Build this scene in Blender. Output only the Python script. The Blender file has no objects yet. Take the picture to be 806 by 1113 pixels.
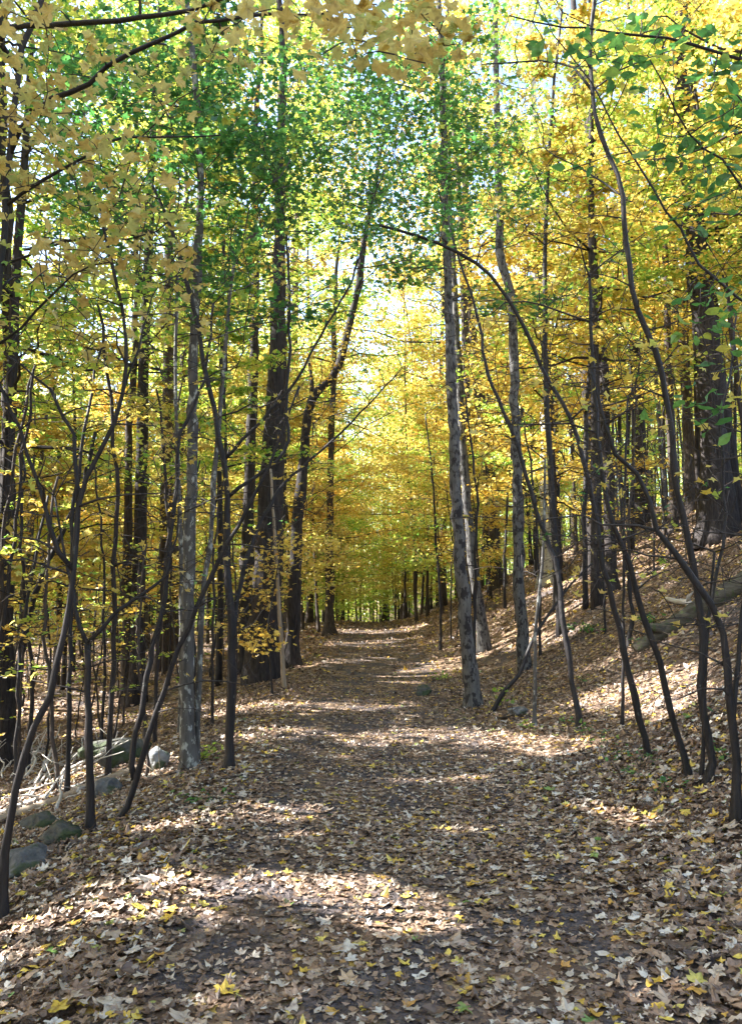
import bpy, math, random
import numpy as np
from mathutils import Vector

R = math.radians
rng = np.random.default_rng(11)
sc = bpy.context.scene
COL = sc.collection

# ------------------------------------------------------------------ camera
F, CX, CY, EYE, PITCH = 865.0, 403.0, 556.5, 1.6, R(5.5)
CP, SP = math.cos(PITCH), math.sin(PITCH)
cam = bpy.data.cameras.new("camera")
cam.sensor_fit = 'VERTICAL'
cam.sensor_height = 24.0
cam.lens = 24.0 * F / 1113.0
cam.clip_start = 0.05
cam.clip_end = 3000
co = bpy.data.objects.new("camera", cam)
COL.objects.link(co)
co.location = (0, 0, EYE)
co.rotation_euler = (R(90) + PITCH, 0, 0)
sc.camera = co


def ray(px, py):
    a, b = (px - CX) / F, (CY - py) / F
    return np.array([a, CP - b * SP, SP + b * CP])


def at(px, py, Y):
    d = ray(px, py)
    t = Y / d[1]
    return np.array([d[0] * t, Y, EYE + d[2] * t])


# ------------------------------------------------------------------ sun direction
SUN_EL, SUN_AHEAD = R(37), R(8)
SUN = np.array([-math.cos(SUN_EL) * math.cos(SUN_AHEAD), math.cos(SUN_EL) * math.sin(SUN_AHEAD), math.sin(SUN_EL)])

# ------------------------------------------------------------------ terrain
def sm(a, b, t):
    t = np.clip((t - a) / (b - a), 0, 1)
    return t * t * (3 - 2 * t)


def sp(x, w):
    return np.logaddexp(0, x / w) * w


def pathc(y):
    return 0.05 + 0.10 * np.sin(y * 0.12) - 0.012 * np.clip(y - 36, 0, None) ** 1.3


_bw = [(rng.uniform(.25, 2.6), rng.uniform(0, 6.28), rng.uniform(0, 6.28)) for _ in range(14)]


def hgt(x, y):
    x, y = np.asarray(x, float), np.asarray(y, float)
    u = x - pathc(y)
    z = 0.10 * sm(18, 35, y) - 0.045 * np.clip(np.clip(y - 37, 0, None), 0, 45) + 0.05 * np.sin(y * .45) * sm(8, 14, y) * (1 - sm(28, 36, y))
    mr = 1 - 0.35 * sm(28, 55, y)
    z = z + mr * (0.53 * sp(u - 2.1, .35) - 0.40 * sp(u - 13, 1.5))
    ml = 1 - 0.6 * sm(10, 24, y)
    z = z + ml * (-0.35 * sp(-u - 1.55, .25) + 0.33 * sp(-u - 5, .8))
    z = z - 0.05 * np.clip(1 - (u / 1.35) ** 2, 0, 1)
    b = 0
    for k, (f, p, q) in enumerate(_bw):
        a = p
        b = b + np.sin((x * math.cos(a) + y * math.sin(a)) * f + q) * (0.035 / f ** .6)
    z = z + b * (0.18 + 0.82 * sm(1.0, 3.2, np.abs(u))) * (1 + 2.5 * sm(14, 60, np.abs(x) + .3 * y))
    return z


_ts = np.linspace(1.5, 140, 9000)


def ground_at(px, py):
    d = ray(px, py)
    X, Y, Z = d[0] * _ts, d[1] * _ts, EYE + d[2] * _ts
    below = Z < hgt(X, Y)
    i = int(np.argmax(below)) if below.any() else len(_ts) - 1
    return np.array([X[i], Y[i], float(hgt(X[i], Y[i]))])


def land(P):
    """where the shadow of each point falls on the ground"""
    P = np.asarray(P)
    t = P[:, 2] / SUN[2]
    for _ in range(7):
        q = P - t[:, None] * SUN
        t = np.maximum(0, t + 0.7 * (q[:, 2] - hgt(q[:, 0], q[:, 1])) / SUN[2])
    return P - t[:, None] * SUN


# gaps in the canopy: where the sun reaches the ground
GAPS = []
for pts, hw in [
    ([(20, 1020), (120, 992), (230, 968), (300, 962)], .15), ([(300, 962), (380, 975), (440, 1003)], .13),
    ([(190, 900), (250, 888), (330, 884)], .13), ([(225, 772), (305, 770)], .3),
    ([(270, 802), (340, 797)], .22), ([(390, 806), (480, 797), (620, 812)], .26),
    ([(440, 738), (500, 716), (560, 690), (625, 658)], .42), ([(600, 640), (680, 604), (740, 566)], .55),
    ([(640, 762), (715, 738), (740, 765)], .26), ([(330, 774), (440, 766)], .13),
    ([(345, 722), (410, 716)], .3), ([(370, 700), (445, 694)], .45), ([(380, 686), (440, 684)], .6),
    ([(630, 878), (705, 900)], .1), ([(480, 905), (560, 900)], .07), ([(560, 700), (620, 690)], .18),
    ([(0, 880), (60, 860), (110, 835)], .3), ([(0, 770), (110, 765)], .5), ([(110, 790), (170, 775)], .3),
    ([(172, 830), (172, 838)], .14), ([(300, 910), (400, 905)], .06),
    ([(700, 620), (760, 600)], .3), ([(430, 850), (520, 846)], .07),
]:
    GAPS.append((np.array([ground_at(*p)[:2] for p in pts]), hw * 1.15 + (.09 if hw > .1 else 0)))


def lit(Q):
    m = np.zeros(len(Q), bool)
    wob = 0.25 * np.sin(Q[:, 0] * 5.1 + 2 * np.sin(Q[:, 1] * 3)) + 0.2 * np.sin(Q[:, 0] * 11 + Q[:, 1] * 7)
    for pl, hw in GAPS:
        for a, b in zip(pl[:-1], pl[1:]):
            ab = b - a
            t = np.clip(((Q[:, :2] - a) @ ab) / max(1e-9, ab @ ab), 0, 1)
            d = np.linalg.norm(Q[:, :2] - (a + t[:, None] * ab), axis=1)
            m |= d < hw * (1 + wob)
    return m


def carve(P):
    return ~lit(land(P))


# ------------------------------------------------------------------ materials
def newmat(name):
    m = bpy.data.materials.new(name)
    m.use_nodes = True
    nt = m.node_tree
    nt.nodes.clear()
    return m, nt


def N(nt, t, **kw):
    n = nt.nodes.new(t)
    for k, v in kw.items():
        setattr(n, k, v)
    return n


def ramp(nt, stops, interp='LINEAR'):
    n = nt.nodes.new('ShaderNodeValToRGB')
    cr = n.color_ramp
    cr.interpolation = interp
    while len(cr.elements) < len(stops):
        cr.elements.new(0.5)
    for e, (p, c) in zip(cr.elements, stops):
        e.position = p
        e.color = (*c, 1)
    return n


def leaf_mat(name, stops, trans=0.60, gloss=0.05, tboost=1.0, interp='LINEAR', objvar=0.0, blem=0):
    m, nt = newmat(name)
    L = nt.links.new
    a = N(nt, 'ShaderNodeAttribute', attribute_name='tint')
    r = ramp(nt, stops, interp)
    L(a.outputs['Fac'], r.inputs[0])
    col = r.outputs[0]
    if objvar:
        oi = N(nt, 'ShaderNodeObjectInfo')
        hs = N(nt, 'ShaderNodeHueSaturation')
        mr = N(nt, 'ShaderNodeMapRange')
        mr.inputs[3].default_value, mr.inputs[4].default_value = 0.5 - objvar, 0.5 + objvar
        L(oi.outputs['Random'], mr.inputs[0])
        L(mr.outputs[0], hs.inputs['Hue'])
        L(col, hs.inputs['Color'])
        col = hs.outputs[0]
    if blem:      # blotches and worn spots on leaves seen close
        tc = N(nt, 'ShaderNodeTexCoord')
        nz = N(nt, 'ShaderNodeTexNoise'); nz.inputs['Scale'].default_value = blem; nz.inputs['Detail'].default_value = 3
        L(tc.outputs['Object'], nz.inputs[0])
        rb = ramp(nt, [(.28, (.45, .38, .33)), (.45, (.88, .86, .82)), (.7, (1.12, 1.1, 1.06))])
        L(nz.outputs[0], rb.inputs[0])
        mb_ = N(nt, 'ShaderNodeMix', data_type='RGBA', blend_type='MULTIPLY')
        mb_.inputs[0].default_value = 1
        L(col, mb_.inputs[6]); L(rb.outputs[0], mb_.inputs[7])
        col = mb_.outputs[2]
    d = N(nt, 'ShaderNodeBsdfDiffuse')
    t = N(nt, 'ShaderNodeBsdfTranslucent')
    g = N(nt, 'ShaderNodeBsdfGlossy')
    g.inputs['Roughness'].default_value = .45
    g.inputs['Color'].default_value = (.9, .9, .9, 1)
    L(col, d.inputs['Color'])
    hs2 = N(nt, 'ShaderNodeHueSaturation')
    hs2.inputs['Saturation'].default_value = 1.0
    hs2.inputs['Value'].default_value = tboost
    L(col, hs2.inputs['Color'])
    L(hs2.outputs[0], t.inputs['Color'])
    mx = N(nt, 'ShaderNodeMixShader')
    mx.inputs[0].default_value = trans
    L(d.outputs[0], mx.inputs[1]); L(t.outputs[0], mx.inputs[2])
    mg = N(nt, 'ShaderNodeMixShader')
    mg.inputs[0].default_value = gloss
    L(mx.outputs[0], mg.inputs[1]); L(g.outputs[0], mg.inputs[2])
    o = N(nt, 'ShaderNodeOutputMaterial')
    L(mg.outputs[0], o.inputs[0])
    return m


def bark_mat(name, dark, light, patch=None, pamount=.5, vs=1.0, hs=14.0, bump=.5, rough=.85):
    m, nt = newmat(name)
    L = nt.links.new
    tc = N(nt, 'ShaderNodeTexCoord')
    mp = N(nt, 'ShaderNodeMapping')
    mp.inputs['Scale'].default_value = (hs, hs, vs * 2.2)
    L(tc.outputs['Object'], mp.inputs[0])
    n1 = N(nt, 'ShaderNodeTexNoise')
    n1.inputs['Scale'].default_value = 1.6
    n1.inputs['Detail'].default_value = 6
    n1.inputs['Roughness'].default_value = .65
    L(mp.outputs[0], n1.inputs[0])
    r1 = ramp(nt, [(.32, dark), (.68, light)])
    L(n1.outputs[0], r1.inputs[0])
    col = r1.outputs[0]
    if patch:
        mp2 = N(nt, 'ShaderNodeMapping')
        mp2.inputs['Scale'].default_value = (15, 15, 8)
        L(tc.outputs['Object'], mp2.inputs[0])
        n2 = N(nt, 'ShaderNodeTexNoise')
        n2.inputs['Scale'].default_value = 1.1
        n2.inputs['Detail'].default_value = 5
        n2.inputs['Roughness'].default_value = .6
        L(mp2.outputs[0], n2.inputs[0])
        r2 = ramp(nt, [(pamount, (0, 0, 0)), (min(.99, pamount + .07), (1, 1, 1))])
        L(n2.outputs[0], r2.inputs[0])
        mix = N(nt, 'ShaderNodeMix', data_type='RGBA')
        L(r2.outputs[0], mix.inputs[0])
        L(col, mix.inputs[6])
        mix.inputs[7].default_value = (*patch, 1)
        col = mix.outputs[2]
    b = N(nt, 'ShaderNodeBump')
    b.inputs['Strength'].default_value = bump
    b.inputs['Distance'].default_value = .02
    L(n1.outputs[0], b.inputs['Height'])
    p = N(nt, 'ShaderNodeBsdfPrincipled')
    p.inputs['Roughness'].default_value = rough
    p.inputs['Specular IOR Level'].default_value = .3
    L(col, p.inputs['Base Color'])
    L(b.outputs[0], p.inputs['Normal'])
    o = N(nt, 'ShaderNodeOutputMaterial')
    L(p.outputs[0], o.inputs[0])
    return m


M = {}
M['sapling'] = bark_mat('sapling_bark', (.008, .007, .008), (.030, .026, .029), (.10, .10, .095), .66, hs=22, bump=.7, rough=.55)
M['furrow'] = bark_mat('furrowed_bark', (.010, .008, .009), (.055, .046, .045), None, vs=1.2, hs=16, bump=1.0)
M['furrow2'] = bark_mat('brown_furrowed_bark', (.022, .017, .015), (.095, .075, .065), (.12, .12, .105), .66, vs=1.4, hs=20, bump=.9)
M['mottle'] = bark_mat('mottled_grey_bark', (.065, .063, .063), (.15, .145, .14), (.026, .023, .025), .50, hs=18, bump=.25)
M['grey'] = bark_mat('grey_bark', (.045, .042, .042), (.13, .125, .12), (.34, .35, .33), .55, hs=14, bump=.3)
M['birch'] = bark_mat('pale_bark', (.30, .28, .26), (.55, .53, .50), (.06, .05, .05), .57, vs=6, hs=5, bump=.3)
M['tan'] = bark_mat('tan_dead_wood', (.22, .17, .12), (.38, .31, .24), None, vs=.8, hs=30, bump=.4)
M['bleach'] = bark_mat('bleached_dead_wood', (.35, .32, .29), (.60, .57, .53), None, vs=.8, hs=30, bump=.4)
M['log'] = bark_mat('mossy_log_bark', (.045, .038, .028), (.11, .095, .07), (.06, .075, .03), .55, vs=8, hs=6, bump=1.0)
M['twig'] = bark_mat('twig_bark', (.02, .017, .018), (.07, .06, .058), None, hs=40, bump=.2)

Y1, Y2, Y3 = (.52, .38, .075), (.61, .475, .105), (.70, .58, .165)
LF = {
    'yellow': leaf_mat('yellow_leaves', [(0, (.58, .40, .06)), (.25, Y2), (.7, Y3), (.86, (.58, .58, .12)), (1, (.30, .44, .06))], objvar=.012),
    'gold': leaf_mat('golden_leaves', [(0, (.56, .32, .05)), (.3, (.70, .48, .08)), (.7, (.78, .62, .13)), (1, (.78, .68, .18))], objvar=.01),
    'lime': leaf_mat('yellow_green_leaves', [(0, (.72, .64, .12)), (.3, (.56, .60, .10)), (.7, (.32, .48, .06)), (1, (.16, .36, .05))], objvar=.015),
    'green': leaf_mat('green_leaves', [(0, (.05, .17, .045)), (.5, (.09, .26, .06)), (.8, (.17, .38, .08)), (.92, (.40, .50, .08)), (1, (.66, .56, .10))], trans=.6, objvar=.01, blem=22),
    'dull': leaf_mat('soft_yellow_leaves', [(0, (.58, .43, .11)), (.3, (.68, .54, .17)), (.6, (.72, .62, .22)), (1, (.42, .50, .14))], trans=.6, blem=25),
    'pine': leaf_mat('pine_needles', [(0, (.03, .08, .05)), (1, (.07, .14, .08))], trans=.2),
}
LITTER = leaf_mat('fallen_leaf_litter', [
    (0, (.085, .057, .046)), (.14, (.17, .11, .08)), (.30, (.28, .18, .12)), (.44, (.36, .245, .17)), (.56, (.43, .325, .25)),
    (.68, (.55, .47, .39)), (.80, (.66, .61, .55)), (.88, (.72, .70, .67)), (.90, (.50, .27, .07)), (.94, (.68, .47, .06)), (.985, (.76, .62, .14)), (.995, (.28, .36, .10)), (1, (.12, .24, .06))],
    trans=.12, gloss=.06, blem=38)


def ground_mat(name, path=False):
    m, nt = newmat(name)
    L = nt.links.new
    tc = N(nt, 'ShaderNodeTexCoord')
    v = N(nt, 'ShaderNodeTexVoronoi')
    v.inputs['Scale'].default_value = 17
    v.inputs['Randomness'].default_value = 1
    nz = N(nt, 'ShaderNodeTexNoise'); nz.inputs['Scale'].default_value = 26; nz.inputs['Detail'].default_value = 3
    add = N(nt, 'ShaderNodeVectorMath', operation='MULTIPLY_ADD')
    add.inputs[1].default_value = (.06, .06, .06)
    L(tc.outputs['Object'], nz.inputs[0])
    L(nz.outputs[1], add.inputs[0]); L(tc.outputs['Object'], add.inputs[2])
    L(add.outputs[0], v.inputs[0])
    sep = N(nt, 'ShaderNodeSeparateColor')
    L(v.outputs['Color'], sep.inputs[0])
    r = ramp(nt, [(0, (.06, .04, .03)), (.3, (.14, .09, .06)), (.55, (.22, .14, .09)), (.8, (.31, .21, .14)), (.93, (.45, .36, .27)), (1, (.52, .34, .06))])
    L(sep.outputs[0], r.inputs[0])
    col = r.outputs[0]
    n2 = N(nt, 'ShaderNodeTexNoise'); n2.inputs['Scale'].default_value = .9 if not path else 2.2; n2.inputs['Detail'].default_value = 6
    L(tc.outputs['Object'], n2.inputs[0])
    n3 = N(nt, 'ShaderNodeTexNoise'); n3.inputs['Scale'].default_value = 40; n3.inputs['Detail'].default_value = 4
    L(tc.outputs['Object'], n3.inputs[0])
    rs = ramp(nt, [(.3, (.05, .041, .042)), (.7, (.135, .112, .11))])
    L(n3.outputs[0], rs.inputs[0])
    f = ramp(nt, [(.40 if path else .52, (0, 0, 0)), (.56 if path else .66, (1, 1, 1))])
    L(n2.outputs[0], f.inputs[0])
    mix = N(nt, 'ShaderNodeMix', data_type='RGBA')
    L(f.outputs[0], mix.inputs[0]); L(col, mix.inputs[6]); L(rs.outputs[0], mix.inputs[7])
    b = N(nt, 'ShaderNodeBump'); b.inputs['Strength'].default_value = .8; b.inputs['Distance'].default_value = .03
    ma = N(nt, 'ShaderNodeMath', operation='MULTIPLY_ADD')
    L(v.outputs['Distance'], ma.inputs[0]); ma.inputs[1].default_value = -1.5
    L(n3.outputs[0], ma.inputs[2])
    L(ma.outputs[0], b.inputs['Height'])
    p = N(nt, 'ShaderNodeBsdfPrincipled'); p.inputs['Roughness'].default_value = .9
    p.inputs['Specular IOR Level'].default_value = .2
    L(mix.outputs[2], p.inputs['Base Color']); L(b.outputs[0], p.inputs['Normal'])
    o = N(nt, 'ShaderNodeOutputMaterial'); L(p.outputs[0], o.inputs[0])
    return m


def rock_mat(name, c0, c1, moss, ma):
    m, nt = newmat(name)
    L = nt.links.new
    tc = N(nt, 'ShaderNodeTexCoord')
    n1 = N(nt, 'ShaderNodeTexNoise'); n1.inputs['Scale'].default_value = 14; n1.inputs['Detail'].default_value = 8
    L(tc.outputs['Object'], n1.inputs[0])
    r = ramp(nt, [(.3, c0), (.7, c1)]); L(n1.outputs[0], r.inputs[0])
    n2 = N(nt, 'ShaderNodeTexNoise'); n2.inputs['Scale'].default_value = 6; n2.inputs['Detail'].default_value = 6
    L(tc.outputs['Object'], n2.inputs[0])
    f = ramp(nt, [(ma, (0, 0, 0)), (min(1, ma + .08), (1, 1, 1))]); L(n2.outputs[0], f.inputs[0])
    mix = N(nt, 'ShaderNodeMix', data_type='RGBA')
    L(f.outputs[0], mix.inputs[0]); L(r.outputs[0], mix.inputs[6]); mix.inputs[7].default_value = (*moss, 1)
    b = N(nt, 'ShaderNodeBump'); b.inputs['Strength'].default_value = 1.0; b.inputs['Distance'].default_value = .05
    L(n1.outputs[0], b.inputs['Height'])
    p = N(nt, 'ShaderNodeBsdfPrincipled'); p.inputs['Roughness'].default_value = .9
    L(mix.outputs[2], p.inputs['Base Color']); L(b.outputs[0], p.inputs['Normal'])
    o = N(nt, 'ShaderNodeOutputMaterial'); L(p.outputs[0], o.inputs[0])
    return m


# ------------------------------------------------------------------ mesh building
class MB:
    def __init__(s):
        s.v, s.q, s.t, s.tint, s.qm, s.tm, s.n = [], [], [], [], [], [], 0

    def add(s, V, quads=None, tris=None, tint=0.5, mi=0):
        V = np.asarray(V, float)
        if quads is not None and len(quads):
            s.q.append(np.asarray(quads) + s.n); s.qm.append(np.full(len(quads), mi))
        if tris is not None and len(tris):
            s.t.append(np.asarray(tris) + s.n); s.tm.append(np.full(len(tris), mi))
        s.tint.append(np.broadcast_to(np.asarray(tint, float), (len(V),)))
        s.v.append(V)
        s.n += len(V)

    def build(s, name, mats, parent=None, origin=(0, 0, 0), smooth=True):
        me = bpy.data.meshes.new(name)
        V = np.concatenate(s.v) - np.asarray(origin)
        q = np.concatenate(s.q) if s.q else np.zeros((0, 4), int)
        t = np.concatenate(s.t) if s.t else np.zeros((0, 3), int)
        me.vertices.add(len(V))
        me.vertices.foreach_set('co', V.astype(np.float32).ravel())
        nl = q.size + t.size
        me.loops.add(nl)
        me.loops.foreach_set('vertex_index', np.concatenate([q.ravel(), t.ravel()]).astype(np.int32))
        me.polygons.add(len(q) + len(t))
        me.polygons.foreach_set('loop_start', np.concatenate([np.arange(len(q)) * 4, q.size + np.arange(len(t)) * 3]).astype(np.int32))
        me.polygons.foreach_set('use_smooth', np.full(len(q) + len(t), smooth))
        mi = np.concatenate(s.qm + s.tm) if (s.qm or s.tm) else np.zeros(0)
        me.polygons.foreach_set('material_index', mi.astype(np.int32))
        me.update(calc_edges=True)
        a = me.attributes.new('tint', 'FLOAT', 'POINT')
        a.data.foreach_set('value', np.concatenate(s.tint).astype(np.float32))
        for m in (mats if isinstance(mats, (list, tuple)) else [mats]):
            me.materials.append(m)
        o = bpy.data.objects.new(name, me)
        COL.objects.link(o)
        if parent is not None:
            o.parent = parent
        else:
            o.location = origin
        return o


def crom(P, n):
    """Catmull-Rom through P, n points"""
    P = np.asarray(P, float)
    if len(P) < 3:
        t = np.linspace(0, 1, n)[:, None]
        return P[0] * (1 - t) + P[-1] * t
    E = np.vstack([2 * P[0] - P[1], P, 2 * P[-1] - P[-2]])
    seg = np.linalg.norm(np.diff(P, axis=0), axis=1)
    cum = np.concatenate([[0], np.cumsum(seg)])
    s = np.linspace(0, cum[-1], n)
    i = np.clip(np.searchsorted(cum, s, 'right') - 1, 0, len(P) - 2)
    u = ((s - cum[i]) / np.maximum(seg[i], 1e-9))[:, None]
    p0, p1, p2, p3 = E[i], E[i + 1], E[i + 2], E[i + 3]
    return .5 * ((2 * p1) + (-p0 + p2) * u + (2 * p0 - 5 * p1 + 4 * p2 - p3) * u ** 2 + (-p0 + 3 * p1 - 3 * p2 + p3) * u ** 3)


def tube(mb, P, r, sides=6, noise=0.0, rg=rng, tint=.5, mi=0):
    P = np.asarray(P, float)
    n = len(P)
    r = np.broadcast_to(np.asarray(r, float), (n,))
    T = np.gradient(P, axis=0)
    T /= np.maximum(np.linalg.norm(T, axis=1, keepdims=True), 1e-9)
    a = np.array([1., 0, 0]) if abs(T[0][0]) < .7 else np.array([0, 1., 0])
    U = np.zeros((n, 3))
    u = a - T[0] * (a @ T[0])
    for i in range(n):
        u = u - T[i] * (u @ T[i])
        u = u / max(np.linalg.norm(u), 1e-9)
        U[i] = u
    W = np.cross(T, U)
    ang = np.arange(sides) / sides * 2 * math.pi
    rr = np.repeat(r[:, None], sides, 1)
    if noise:
        k = rg.uniform(0, 6.28, 4)
        zz = np.arange(n)[:, None]
        rr = rr * (1 + noise * (np.sin(2 * ang + k[0] + zz * .35) * .5 + np.sin(3 * ang + k[1] - zz * .5) * .35 + rg.normal(0, .35, (n, sides))))
    V = P[:, None] + rr[..., None] * (np.cos(ang)[None, :, None] * U[:, None] + np.sin(ang)[None, :, None] * W[:, None])
    V = V.reshape(-1, 3)
    i = np.arange(n - 1)[:, None] * sides
    j = np.arange(sides)[None]
    jn = (j + 1) % sides
    Q = np.stack([i + j, i + jn, i + sides + jn, i + sides + j], -1).reshape(-1, 4)
    V = np.vstack([V, P[-1] + T[-1] * r[-1] * .6, P[0]])
    tp = len(V) - 2
    e = (n - 1) * sides
    tr = [(e + k, e + (k + 1) % sides, tp) for k in range(sides)] + [((k + 1) % sides, k, tp + 1) for k in range(sides)]
    mb.add(V, Q, tr, tint, mi)


# leaf shapes: outline in x (width), y (length)
def polar(spec):
    pts = [(0, 0)]
    full = spec + [(-a, r) for a, r in spec[::-1] if a not in (0, 180)]
    for a, r in full:
        pts.append((r * math.sin(R(a)), r * math.cos(R(a))))
    P = np.array([(x, y, 0) for x, y in pts])
    n = len(P) - 1
    return P, np.array([(0, 1 + (k + 1) % n, 1 + k) for k in range(n)])


MAPLE = polar([(0, .60), (13, .46), (24, .37), (40, .50), (52, .56), (66, .43), (82, .31), (100, .39), (118, .43), (142, .30), (180, .14)])
SIMPLE = polar([(0, .6), (25, .34), (52, .52), (82, .25), (115, .42), (180, .15)])
OVAL = polar([(0, .58), (18, .42), (45, .32), (90, .27), (135, .33), (180, .5)])
DIA = (np.array([(0, -.5, 0), (.36, .02, .10), (0, .56, 0), (-.36, .02, .10)]), np.array([(0, 1, 2), (0, 2, 3)]))


def leaves(mb, pos, size, shape, tilt=.6, tint=None, curl=.0, up=None, rg=rng, mi=0, sag=0.0):
    pos = np.asarray(pos, float)
    n = len(pos)
    if n == 0:
        return
    P, T = shape
    nz = rg.normal(0, 1, (n, 3)) * tilt + (np.array([0, 0, 1.]) if up is None else up)
    nz /= np.linalg.norm(nz, axis=1, keepdims=True)
    yaw = rg.uniform(0, 6.283, n)
    d = np.stack([np.cos(yaw), np.sin(yaw), np.full(n, -sag)], 1)
    y = d - nz * np.sum(d * nz, 1, keepdims=True)
    y /= np.maximum(np.linalg.norm(y, axis=1, keepdims=True), 1e-6)
    x = np.cross(y, nz)
    L = np.repeat(P[None], n, 0).copy()
    if curl:
        c1 = rg.normal(0, curl, (n, 1)); c2 = rg.normal(curl * .4, curl, (n, 1)); c3 = rg.normal(0, curl * .6, (n, 1))
        L[:, :, 2] += c1 * L[:, :, 0] ** 2 * 2 + c2 * L[:, :, 1] ** 2 * 2 + c3 * L[:, :, 0] * L[:, :, 1] * 3
        k = len(P)
        L[:, 1:, :2] *= rg.uniform(1 - curl * .75, 1.08, (n, k - 1, 1))
        L[:, 1:, 2] += rg.normal(0, curl * .12, (n, k - 1))
    L[:, :, 0] *= rg.uniform(.8, 1.15, (n, 1))
    L *= np.asarray(size).reshape(-1, 1, 1) if np.ndim(size) else size
    V = pos[:, None] + L[..., 0:1] * x[:, None] + L[..., 1:2] * y[:, None] + L[..., 2:3] * nz[:, None]
    k = len(P)
    Q = (np.arange(n)[:, None, None] * k + T[None]).reshape(-1, 3)
    if tint is None:
        tint = rg.uniform(0, 1, n)
    mb.add(V.reshape(-1, 3), None, Q, np.repeat(np.broadcast_to(tint, (n,)), k), mi)


def tag(o, label=None, cat=None, group=None, kind=None):
    for k, v in (('label', label), ('category', cat), ('group', group), ('kind', kind)):
        if v:
            o[k] = v
    return o


def root(name, loc, label, cat, group=None):
    o = bpy.data.objects.new(name, None)
    o.empty_display_size = .2
    COL.objects.link(o)
    o.location = loc
    return tag(o, label, cat, group)


# ------------------------------------------------------------------ ground, path
def grid(mb, xs, ys, fz):
    X, Y = np.meshgrid(xs, ys)
    Z = fz(X, Y)
    nx, ny = len(xs), len(ys)
    i = np.arange(ny - 1)[:, None] * nx
    j = np.arange(nx - 1)[None]
    Q = np.stack([i + j, i + j + 1, i + nx + j + 1, i + nx + j], -1).reshape(-1, 4)
    mb.add(np.stack([X, Y, Z], -1).reshape(-1, 3), Q)


def spaced(lo, hi, fine, step):
    a = [0.0]
    while a[-1] < hi:
        a.append(a[-1] + step + max(0, a[-1] - fine) * .07)
    b = [0.0]
    while b[-1] > lo:
        b.append(b[-1] - step - max(0, -b[-1] - fine) * .07)
    return np.array(b[:0:-1] + a)


mb = MB()
grid(mb, spaced(-700, 700, 9, .12), spaced(-60, 1200, 26, .16), lambda x, y: hgt(x, y) - .06 * (1 - sm(1.0, 1.35, np.abs(x - pathc(y)))))
tag(mb.build('ground', ground_mat('woodland_floor')), kind='structure')
mb = MB()
us = np.linspace(-1.3, 1.3, 27)
ys = np.concatenate([np.arange(-8, 40, .16), np.arange(40, 62, .5)])
U, Yg = np.meshgrid(us, ys)
Xg = U + pathc(Yg)
Zg = hgt(Xg, Yg) + .004 - .05 * sm(1.12, 1.3, np.abs(U))
nx = len(us)
i = np.arange(len(ys) - 1)[:, None] * nx
j = np.arange(nx - 1)[None]
mb.add(np.stack([Xg, Yg, Zg], -1).reshape(-1, 3), np.stack([i + j, i + j + 1, i + nx + j + 1, i + nx + j], -1).reshape(-1, 4))
tag(mb.build('path', ground_mat('trodden_path', True)), kind='structure')

# ------------------------------------------------------------------ leaf litter
LIT_OBJ = MB()


def litter(x0, x1, y0, y1, n, s0, s1, shape_mix, curl, wedge=True):
    x = rng.uniform(x0, x1, n); y = y0 + (y1 - y0) * rng.uniform(0, 1, n) ** .8
    if wedge:
        k = np.abs(x) < .56 * y + 1.2
        x, y = x[k], y[k]
    u = np.abs(x - pathc(y))
    # fewer leaves lie whole on the trodden middle of the path
    cl = np.sin(x * 2.1 + np.sin(y * 1.7)) + np.sin(y * 2.6 + x * .8)
    keep = rng.uniform(0, 1, len(x)) < np.where(u < 1.0, np.clip(.58 + .22 * cl, .2, 1), 1.0)
    x, y, u = x[keep], y[keep], u[keep]
    n = len(x)
    z = hgt(x, y)
    e = .06
    nx_ = -(hgt(x + e, y) - z) / e; ny_ = -(hgt(x, y + e) - z) / e
    up = np.stack([nx_, ny_, np.ones(n)], 1)
    onp = sm(1.4, .8, u)
    size = rng.uniform(s0, s1, n) * (1 - .12 * onp) * np.where(rng.uniform(0, 1, n) < .10, 1.5, 1)
    t = .87 * rng.uniform(0, 1, n) ** 1.4 * (1 - .06 * onp)
    yel = rng.uniform(0, 1, n) < .10
    t = np.where(yel, rng.uniform(.88, 1.0, n), t)
    # warmer, browner leaves further along and up the slopes
    far = sm(7, 13, y)
    t = np.where(yel, t, t * (1 - .30 * far))
    tilt = .06 + .12 * (1 - onp)
    pos = np.stack([x, y, z + .008 + rng.uniform(0, .03, n) * (1.15 - onp)], 1)
    who = rng.uniform(0, 1, n)
    acc = 0
    for shp, w in shape_mix:
        k = (who >= acc) & (who < acc + w)
        acc += w
        leaves(LIT_OBJ, pos[k], size[k], shp, tilt=tilt[k][:, None], tint=t[k], curl=curl, up=up[k])


litter(-4.5, 5.5, 1.6, 7.5, 58000, .03, .08, [(MAPLE, .55), (OVAL, .3), (SIMPLE, .15)], .27)
litter(-2.6, 2.9, 1.6, 6, 1300, .07, .105, [(MAPLE, .8), (OVAL, .2)], .2)
litter(-8, 8, 7.5, 15, 60000, .04, .08, [(SIMPLE, .65), (OVAL, .35)], .3)
litter(-19, 16, 15, 40, 70000, .08, .13, [(SIMPLE, .5), (DIA, .5)], .4)
# broken bits
nb = 26000
x = rng.uniform(-3, 3.4, nb); y = rng.uniform(1.8, 9.5, nb)
leaves(LIT_OBJ, np.stack([x, y, hgt(x, y) + .008], 1), rng.uniform(.018, .04, nb), DIA, tilt=.25, tint=rng.uniform(0, .7, nb), curl=.4)
tag(LIT_OBJ.build('leaf_litter', LITTER, smooth=False), 'brown and yellow fallen leaves covering the path and the woodland floor', 'fallen leaves', kind='stuff')


# ------------------------------------------------------------------ trees traced from the photograph
def px_r(w, Y):
    return .5 * w / F * Y * 1.02


SKEL_STEP = 10
LAST = {}


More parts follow.
